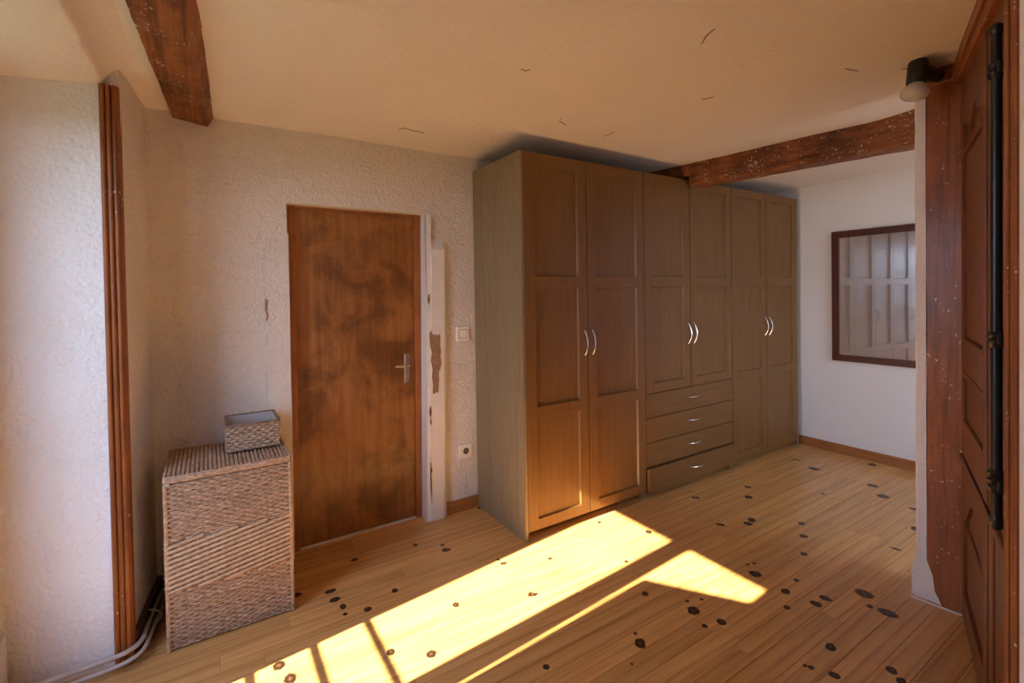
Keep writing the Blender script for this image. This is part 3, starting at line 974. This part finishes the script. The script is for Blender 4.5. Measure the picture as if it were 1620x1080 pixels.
# beam over the hamper: far end in the back wall, near end past the camera
rough_beam('ceiling_beam',
           [(-0.130, 2.99, 2.47), (-0.125, 2.99, 2.418), (0.024, 2.99, 2.396), (0.066, 2.99, 2.47)],
           [(-0.330, -0.40, 2.47), (-0.325, -0.40, 2.41), (-0.175, -0.40, 2.40), (-0.130, -0.40, 2.47)],
           'beam_y', 'reddish brown hewn beam on the ceiling above the wicker hamper', base=(-0.1, 1.3, 2.4), n=90, amp=0.0028)
# beam above the wardrobe with the drawers; runs to the alcove
b2 = empty('ceiling_beam', (3.2, 1.0, 2.3), 'paint-flecked dark beam crossing the ceiling above the wardrobes', 'beam')


def b2x(y_):
    return 3.12 - (y_ - 2.21) * 0.161


def b2sec(y_, zb):
    x_ = b2x(y_)
    return [(x_, y_, 2.49), (x_, y_, zb + 0.013), (x_ + 0.014, y_, zb), (x_ + 0.152, y_, zb), (x_ + 0.162, y_, 2.49)]


rough_beam('beam_body', b2sec(2.325, 2.293), b2sec(-1.44, 2.290), 'beam_y', None, n=80, amp=0.0045, parent=b2)
rough_beam('notched_end', b2sec(2.965, 2.372), b2sec(2.32, 2.372), 'beam_y', None, n=20, amp=0.003, parent=b2)

# ------------------------------------------------------------------ mirror on the end wall
mi = empty('wall_mirror', (XE, 1.66, 0.845), 'large wall mirror in a dark red wooden frame on the white wall', 'mirror')
my0, my1, mz0, mz1, fwid = 1.16, 2.088, 0.843, 2.006, 0.058
xf = XE - 0.026
for poly in ([(my0, mz0), (my1, mz0), (my1 - fwid, mz0 + fwid), (my0 + fwid, mz0 + fwid)],
             [(my0, mz1), (my1, mz1), (my1 - fwid, mz1 - fwid), (my0 + fwid, mz1 - fwid)],
             [(my0, mz0), (my0, mz1), (my0 + fwid, mz1 - fwid), (my0 + fwid, mz0 + fwid)],
             [(my1, mz0), (my1, mz1), (my1 - fwid, mz1 - fwid), (my1 - fwid, mz0 + fwid)]):
    MB().prism(poly, 0, xf, XE - 0.001).build('frame_side', 'frame_red', mi)
box('glass', 'mirror', (XE - 0.014, XE - 0.004, my0 + fwid - 0.004, my1 - fwid + 0.004, mz0 + fwid - 0.004, mz1 - fwid + 0.004), mi)

# ------------------------------------------------------------------ old timber post, head timber and panelled door on the right
post = MB()
nz = 50
ring_n = 4
for k in range(nz + 1):
    z = 2.431 * k / nz
    w1_ = 0.003 * noise.noise(Vector((z * 4, 1.7, 0))) + 0.0015 * noise.noise(Vector((z * 15, 1.7, 0)))
    post.v += [(2.868, 0.843 + w1_, z), (2.868, 0.716, z), (2.98, 0.716, z), (2.98, 0.843 + w1_, z)]
for k in range(nz):
    for s in range(4):
        a, b = k * 4 + s, k * 4 + (s + 1) % 4
        post.f.append((a, b, b + 4, a + 4))
post.f += [(3, 2, 1, 0), (nz * 4, nz * 4 + 1, nz * 4 + 2, nz * 4 + 3)]
po = post.build('timber_post', 'timber_z', base=(2.92, 0.78, 0))
tag(po, 'reddish brown timber post at the end of the partition wall', 'post')
ht = box('head_timber', 'beam_y', (2.858, 2.99, 0.69, 0.868, 2.432, 2.515), base=(2.9, 0.8, 2.43), bevel=0.006)
tag(ht, 'short paint-flecked timber above the post beside the bulb', 'timber')
sill = MB().prism([(2.845, 0.90), (2.867, 0.715), (2.86, 0.700), (2.835, 0.905)], 2, 0.0, 0.006).build('plaster_smear', 'white_paint', po)
MB().prism([(0.845, 0.005), (0.846, 0.20), (0.836, 0.17), (0.822, 0.13), (0.815, 0.06), (0.80, 0.03), (0.79, 0.005)], 0, 2.8655, 2.869).build('plaster_smear', 'white_paint', po)

d2 = bpy.data.objects.new('door_2', None)
COL.objects.link(d2)
d2.location = O_
d2.rotation_euler = (0, 0, math.atan2(U_.y, U_.x))
BASE[d2] = (0, 0, 0)        # children are given in the door's own axes: x along the wall, -y into the room
tag(d2, 'old dark panelled door with a black bolt rod', kind='structure')

MB().prism([(-0.02, 2.41), (1.30, 2.30), (1.30, 2.54), (-0.02, 2.54)], 1, -0.022, 0.08).build('frame_head', 'timber_x', d2, bevel=0.003)
MB().prism([(-0.02, 2.44), (1.30, 2.35), (1.30, 2.385), (-0.02, 2.47)], 1, -0.030, -0.02).build('head_bead', 'timber_x', d2)
box('frame_jamb', 'timber_z', (1.165, 1.30, -0.026, 0.08, 0, 2.4), d2, bevel=0.004)
box('frame_jamb', 'timber_z', (1.215, 1.25, -0.032, -0.024, 0, 2.36), d2, bevel=0.003)


def d2box(name, mat, x0, x1, z0, z1, yf, yb=0.03, parent=None, bevel=0.0015):
    return box(name, mat, (x0, x1, yf, yb, z0, z1), parent or d2, bevel=bevel)


up_ = d2box('upper_leaf', 'walnut_z', 0.02, 1.155, 0.752, 2.40, 0.014)
lo_leaf = d2box('lower_leaf', 'walnut_z', 0.02, 1.155, 0.008, 0.744, 0.014)
for par, z0, z1 in ((up_, 0.752, 2.40), (lo_leaf, 0.008, 0.744)):
    d2box('stile', 'walnut_z', 0.02, 0.085, z0, z1, 0.0, 0.015, par)
    d2box('stile', 'walnut_z', 0.62, 0.70, z0, z1, -0.002, 0.015, par)
    d2box('stile', 'walnut_z', 0.72, 0.80, z0, z1, 0.0, 0.015, par)
    d2box('stile', 'walnut_z', 0.83, 1.155, z0, z1, 0.002, 0.015, par)
for z0, z1 in ((0.752, 0.895), (1.125, 1.255)):
    d2box('rail', 'walnut_x', 0.085, 0.62, z0, z1, 0.0, 0.015, up_)
# scalloped top rail of the upper panel
sc = [(0.085, 2.40), (0.62, 2.40)]
for k in range(25):
    s = 1 - k / 24
    sc.append((0.085 + 0.535 * s, 2.12 + 0.085 * abs(math.cos(s * math.pi * 1.5)) * (1 if s < 0.67 else 0.5)))
MB().prism(sc, 1, 0.0, 0.015).build('scalloped_rail', 'walnut_x', up_)
for z0, z1 in ((0.92, 1.10), (1.28, 2.06)):
    d2box('raised_panel', 'walnut_z', 0.135, 0.57, z0, z1, 0.006, 0.016, up_, bevel=0.004)
    for a, b, c, d in ((0.085, 0.62, z0 - 0.025, z0 - 0.008), (0.085, 0.62, z1 + 0.006, z1 + 0.022)):
        d2box('moulding', 'walnut_x', a, b, c, d, -0.004, 0.015, up_, bevel=0.003)
d2box('rail', 'walnut_x', 0.02, 1.155, 0.715, 0.744, -0.008, 0.015, lo_leaf, bevel=0.003)
d2box('rail', 'walnut_x', 0.085, 0.62, 0.008, 0.13, 0.0, 0.015, lo_leaf)
sc = [(0.085, 0.715), (0.62, 0.715)]
for k in range(25):
    s = 1 - k / 24
    sc.append((0.085 + 0.535 * s, 0.47 + 0.14 * math.sin(s * math.pi) ** 2))
MB().prism(sc, 1, 0.0, 0.015).build('scalloped_rail', 'walnut_x', lo_leaf)
d2box('raised_panel', 'walnut_z', 0.135, 0.57, 0.17, 0.44, 0.006, 0.016, lo_leaf, bevel=0.004)

rod = MB()
rx, ry = 1.115, -0.032
rod.tube([(rx, ry, 0.86), (rx, ry, 2.19)], 0.0125, 12)
rod_o = rod.build('bolt_rod', 'black_iron', d2)
tag(rod_o, 'black iron bolt rod')
for zc, n_ in ((2.09, 2), (1.36, 2), (0.96, 3)):
    pr = [(-0.03, 0.014)]
    for k in range(n_):
        pr += [(-0.022 + k * 0.02, 0.019), (-0.014 + k * 0.02, 0.021), (-0.006 + k * 0.02, 0.014)]
    MB().lathe((rx, ry, zc), (0, 0, 1), pr, 14).build('rod_collar', 'black_iron', rod_o)
MB().lathe((rx, ry, 2.18), (0, 0, 1), [(0, 0.013), (0.01, 0.016), (0.022, 0.015), (0.03, 0.006)], 14).build('rod_finial', 'black_iron', rod_o)
MB().lathe((rx, ry, 0.83), (0, 0, 1), [(0, 0.010), (0.012, 0.017), (0.03, 0.014), (0.04, 0.012)], 14).build('rod_finial', 'black_iron', rod_o)
box('rod_plate', 'black_iron', (1.13, 1.152, -0.020, 0.004, 0.90, 2.13), rod_o, bevel=0.002)
for zz in (0.94, 1.34, 2.07):
    box('rod_bracket', 'black_iron', (1.10, 1.145, -0.034, 0.004, zz, zz + 0.03), rod_o, bevel=0.003)
box('strike_plate', 'black_iron', (1.157, 1.164, -0.006, 0.02, 0.60, 0.70), d2)

# ------------------------------------------------------------------ bare bulb in a black holder
lx, ly, lz = 2.672, 0.812, 2.455
lamp = empty('ceiling_lamp', (lx, ly, 2.505), 'unlit frosted reflector bulb in a black holder by the post', 'lamp')
ax = Vector((-0.10, 0.06, -1)).normalized()
o0 = Vector((lx + 0.005, ly, 2.50))
MB().lathe(o0, ax, [(0, 0.030), (0.01, 0.036), (0.03, 0.037), (0.10, 0.037), (0.105, 0.034)], 20).build('holder', 'black_plastic', lamp)
MB().tube([o0 + Vector((0.02, -0.004, -0.05)), o0 + Vector((0.075, -0.012, -0.045)), o0 + Vector((0.165, -0.02, -0.040))], [0.034, 0.032, 0.026], 14).build('bracket_arm', 'black_plastic', lamp)
MB().lathe(o0, ax, [(0.102, 0.028), (0.112, 0.034), (0.126, 0.049), (0.138, 0.0535), (0.152, 0.0525), (0.164, 0.044), (0.172, 0.029), (0.177, 0.011), (0.178, 0.0)], 28).build('bulb', 'bulb', lamp)

# ------------------------------------------------------------------ wicker hamper
HX0, HX1, HY0, HY1, HZ = -0.166, 0.316, 2.480, 2.915, 0.716
hm = empty('laundry_hamper', (0.075, 2.70, 0), 'tall woven wicker laundry hamper with a lid in the corner', 'hamper')


def weave_face(mb, P, width, z0, z1, pitch_z, pitch_x, amp, thick, seed, samples=4, band=None):
    """rows of flat strands passing over and under upright stakes. P(s, d, z) -> world point"""
    rw = random.Random(seed)
    n = max(2, round(width / pitch_x))
    rows = int((z1 - z0) / pitch_z)
    for r in range(rows):
        zc = z0 + (r + 0.5) * pitch_z
        if band and band[0] < zc < band[1]:
            continue
        ph = math.pi * (r % 2)
        hh = pitch_z * rw.uniform(0.50, 0.60)
        base = len(mb.v)
        cnt = n * samples + 1
        wob = rw.uniform(0, 10)
        for k in range(cnt):
            s = width * k / (cnt - 1)
            d = amp * math.sin(math.pi * s / (width / n) + ph) + rw.uniform(-1, 1) * amp * 0.12
            dz = 0.12 * pitch_z * math.sin(s * 30 + wob)
            mb.v.append(P(s, d - thick * 0.5, zc - hh + dz))
            mb.v.append(P(s, d + thick * 0.5, zc - hh * 0.35 + dz))
            mb.v.append(P(s, d + thick * 0.5, zc + hh * 0.35 + dz))
            mb.v.append(P(s, d - thick * 0.5, zc + hh + dz))
        for k in range(cnt - 1):
            for q in range(3):
                a = base + k * 4 + q
                mb.f.append((a, a + 1, a + 5, a + 4))
    return mb


sides = [(lambda s, d, z: (HX0 + s, HY0 - d, z), HX1 - HX0, 1), (lambda s, d, z: (HX1 + d, HY0 + s, z), HY1 - HY0, 2),
         (lambda s, d, z: (HX1 - s, HY1 + d, z), HX1 - HX0, 3), (lambda s, d, z: (HX0 - d, HY1 - s, z), HY1 - HY0, 4)]
core = box('inner_shell', 'wicker_dark', (HX0 + 0.004, HX1 - 0.004, HY0 + 0.004, HY1 - 0.004, 0.004, HZ), hm)
BAND = (0.250, 0.468)
for P, w, sd in sides:
    mb = weave_face(MB(), P, w, 0.006, HZ, 0.0102, 0.0225, 0.0042, 0.0040, sd, band=BAND)
    o = mb.build('woven_side', 'wicker', hm, smooth=True)
    o['kind'] = 'stuff'
    # band of slanting strands
    mb = MB()
    slope, pitch = 0.175, 0.0215
    z = BAND[0] - slope * w
    rw = random.Random(sd)
    while z < BAND[1]:
        pts = []
        N = 44
        for k in range(N + 1):
            s = w * k / N
            zz = z + slope * s
            if BAND[0] - 0.002 <= zz <= BAND[1] + 0.002:
                pts.append(P(s, 0.003 + 0.0016 * math.sin(s * 330 + z * 50), zz))
        if len(pts) > 2:
            mb.tube(pts, [0.0078 + 0.0012 * math.sin(k * 2.1) for k in range(len(pts))], 6, 1.0)
        z += pitch
    o = mb.build('woven_band', 'wicker_pale', hm)
    o['kind'] = 'stuff'
    mb = weave_face(MB(), P, w, BAND[0] - 0.004, BAND[1] + 0.004, 0.0098, 0.020, 0.0012, 0.002, sd + 9)
    o = mb.build('band_backing', 'wicker_dark', hm, smooth=True)
    o['kind'] = 'stuff'
for xx, yy in ((HX0, HY0), (HX1, HY0), (HX1, HY1), (HX0, HY1)):
    MB().tube([(xx, yy, 0.004), (xx, yy, HZ)], 0.0085, 8).build('corner_stake', 'wicker', hm)
# lid: slab with ribs running front to back and a plaited edge
lz0, lz1 = 0.718, 0.746
lid = box('lid', 'wicker_dark', (HX0 - 0.001, HX1 + 0.001, HY0 - 0.001, HY1, lz0, lz1 - 0.006), hm)
mb = MB()
nr = 28
for k in range(nr):
    xx = HX0 + 0.012 + (HX1 - HX0 - 0.024) * k / (nr - 1)
    pts = [(xx, HY0 + 0.008 + (HY1 - HY0 - 0.016) * q / 30, lz1 - 0.008 + 0.0018 * math.sin(q * 2.0 + (k % 2) * math.pi)) for q in range(31)]
    mb.tube(pts, 0.0082, 6, 0.95)
o = mb.build('lid_weave', 'wicker', lid)
o['kind'] = 'stuff'
mb = MB()
for P, w, sd in sides:
    for zz, r in ((lz0 + 0.006, 0.0068), (lz0 + 0.0145, 0.0066), (lz0 + 0.0225, 0.0060)):
        pts = [P(w * k / 60, 0.002 + 0.0022 * math.sin(k * 1.25 + zz * 400), zz + 0.001 * math.sin(k * 1.25)) for k in range(61)]
        mb.tube(pts, r, 6)
o = mb.build('lid_edge', 'wicker', lid)
o['kind'] = 'stuff'
box('lid_loop', 'lining', (HX0 + 0.0, HX0 + 0.016, HY0 - 0.010, HY0 - 0.002, lz0 - 0.006, lz0 + 0.001), hm)

# ------------------------------------------------------------------ small open basket on the hamper
bx0, bx1, by0, by1, bz0, bz1 = 0.068, 0.296, 2.665, 2.900, 0.7525, 0.884
sb = empty('small_basket', (0.18, 2.78, bz0), 'small open wicker basket with grey lining on the hamper lid', 'basket')


def taper(P, zb, zt, t0=0.006):
    return P


bsides = [(lambda s, d, z: (bx0 + s, by0 - d, z), bx1 - bx0, 11), (lambda s, d, z: (bx1 + d, by0 + s, z), by1 - by0, 12),
          (lambda s, d, z: (bx1 - s, by1 + d, z), bx1 - bx0, 13), (lambda s, d, z: (bx0 - d, by1 - s, z), by1 - by0, 14)]
for P, w, sd in bsides:
    mb = weave_face(MB(), P, w, bz0 + 0.004, bz1 - 0.006, 0.0135, 0.0185, 0.0036, 0.004, sd, samples=5)
    o = mb.build('woven_side', 'wicker', sb, smooth=True)
    o['kind'] = 'stuff'
mb = MB()
th = 0.006
mb.box(bx0 + 0.002, bx1 - 0.002, by0 + 0.004, by0 + th + 0.002, bz0, bz1 - 0.008).box(bx0 + 0.002, bx1 - 0.002, by1 - th - 0.002, by1 - 0.004, bz0, bz1 - 0.008)
mb.box(bx0 + 0.004, bx0 + th + 0.002, by0 + 0.004, by1 - 0.004, bz0, bz1 - 0.008).box(bx1 - th - 0.002, bx1 - 0.004, by0 + 0.004, by1 - 0.004, bz0, bz1 - 0.008)
mb.box(bx0 + 0.003, bx1 - 0.003, by0 + 0.003, by1 - 0.003, bz0, bz0 + 0.006)
mb.build('backing', 'wicker_dark', sb)
mb = MB()
q = th + 0.003
mb.box(bx0 + q, bx1 - q, by0 + q, by0 + q + 0.003, bz0 + 0.006, bz1 - 0.004).box(bx0 + q, bx1 - q, by1 - q - 0.003, by1 - q, bz0 + 0.006, bz1 - 0.004)
mb.box(bx0 + q, bx0 + q + 0.003, by0 + q, by1 - q, bz0 + 0.006, bz1 - 0.004).box(bx1 - q - 0.003, bx1 - q, by0 + q, by1 - q, bz0 + 0.006, bz1 - 0.004)
mb.box(bx0 + q, bx1 - q, by0 + q, by1 - q, bz0 + 0.006, bz0 + 0.010)
tag(mb.build('lining', 'lining', sb), 'grey cotton lining')
mb = MB()
for P, w, sd in bsides:
    mb.tube([P(w * k / 24, 0.0, bz1 - 0.004 + 0.0006 * math.sin(k * 2)) for k in range(25)], 0.0062, 6)
mb.build('rim', 'wicker_dark', sb)
mb = MB()
for P, w, sd in bsides:
    mb.tube([P(w * k / 24, 0.0, bz0 + 0.005) for k in range(25)], 0.0052, 6)
mb.build('base_rim', 'wicker_dark', sb)

# ------------------------------------------------------------------ heating pipes along the recess and the left wall
def smooth_path(pts, n=8):
    P = [Vector(p) for p in pts]
    out = []
    for i in range(len(P) - 1):
        p0, p1, p2, p3 = P[max(i - 1, 0)], P[i], P[i + 1], P[min(i + 2, len(P) - 1)]
        for k in range(n):
            t_ = k / n
            out.append(0.5 * ((2 * p1) + (-p0 + p2) * t_ + (2 * p0 - 5 * p1 + 4 * p2 - p3) * t_ ** 2 + (-p0 + 3 * p1 - 3 * p2 + p3) * t_ ** 3))
    out.append(P[-1])
    return out


pa = MB().tube(smooth_path([(-0.655, 2.448, 0.060), (-0.50, 2.462, 0.060), (-0.37, 2.468, 0.062), (-0.305, 2.474, 0.066), (-0.262, 2.515, 0.070),
                            (-0.250, 2.60, 0.073), (-0.231, 2.75, 0.072), (-0.206, 2.955, 0.072)]), 0.0095, 12)
pao = pa.build('heating_pipe', 'pipe', base=(-0.3, 2.5, 0.06))
tag(pao, 'upper of two grey painted pipes along the left wall foot', 'pipe', 'heating pipes')
pb = MB().tube(smooth_path([(-0.655, 2.425, 0.030), (-0.50, 2.438, 0.031), (-0.37, 2.446, 0.034), (-0.300, 2.450, 0.040), (-0.252, 2.490, 0.046),
                            (-0.233, 2.60, 0.050), (-0.212, 2.75, 0.048), (-0.185, 2.955, 0.048)]), 0.0085, 12)
pbo = pb.build('heating_pipe', 'pipe', base=(-0.3, 2.48, 0.03))
tag(pbo, 'lower of two grey painted pipes along the left wall foot', 'pipe', 'heating pipes')
MB().tube(smooth_path([(-0.262, 2.70, 0.094), (-0.232, 2.70, 0.087), (-0.206, 2.702, 0.060), (-0.212, 2.703, 0.036), (-0.25, 2.703, 0.032)], 5), 0.004, 6).build('pipe_clip', 'pipe', pao)

# ------------------------------------------------------------------ small cracks and lifted flakes on the ceiling
def crack(pts, w):
    mb = MB()
    L, R_ = [], []
    for k, (x, y) in enumerate(pts):
        a = Vector(pts[min(k + 1, len(pts) - 1)]) - Vector(pts[max(k - 1, 0)])
        a.normalize()
        n_ = Vector((-a.y, a.x)) * w * 0.6 * (0.25 + 0.75 * math.sin(math.pi * (k + 0.3) / (len(pts) - 0.4)))
        L.append((x + n_.x, y + n_.y))
        R_.append((x - n_.x, y - n_.y))
    for k in range(len(pts) - 1):
        q = [L[k], L[k + 1], R_[k + 1], R_[k]]
        i = len(mb.v)
        mb.v += [(x, y, ceil_z(x, y) - 0.0022) for x, y in q] + [(x, y, ceil_z(x, y) + 0.004) for x, y in q]
        mb.f += [(i, i + 1, i + 2, i + 3), (i + 4, i + 7, i + 6, i + 5), (i, i + 4, i + 5, i + 1), (i + 1, i + 5, i + 6, i + 2),
                 (i + 2, i + 6, i + 7, i + 3), (i + 3, i + 7, i + 4, i)]
    return mb.build('crack', 'crack', ceiling)


for pts, w in (([(1.599, 1.082), (1.604, 1.103), (1.613, 1.128), (1.633, 1.153), (1.649, 1.176)], 0.0035),
               ([(0.954, 2.682), (0.975, 2.634), (1.027, 2.652), (1.063, 2.644), (1.107, 2.656)], 0.003),
               ([(1.693, 2.126), (1.727, 2.129), (1.765, 2.153)], 0.0035),
               ([(1.66, 2.067), (1.693, 2.103)], 0.002),
               ([(2.089, 2.183), (2.092, 2.141), (2.089, 2.09)], 0.002),
               ([(1.158, 1.709), (1.187, 1.712), (1.194, 1.694)], 0.002),
               ([(2.407, 0.989), (2.45, 0.985), (2.502, 0.975)], 0.0022),
               ([(2.115, 1.508), (2.129, 1.482), (2.143, 1.456)], 0.0015),
               ([(2.69, 0.879), (2.718, 0.869), (2.766, 0.87)], 0.002)):
    crack(pts, w)
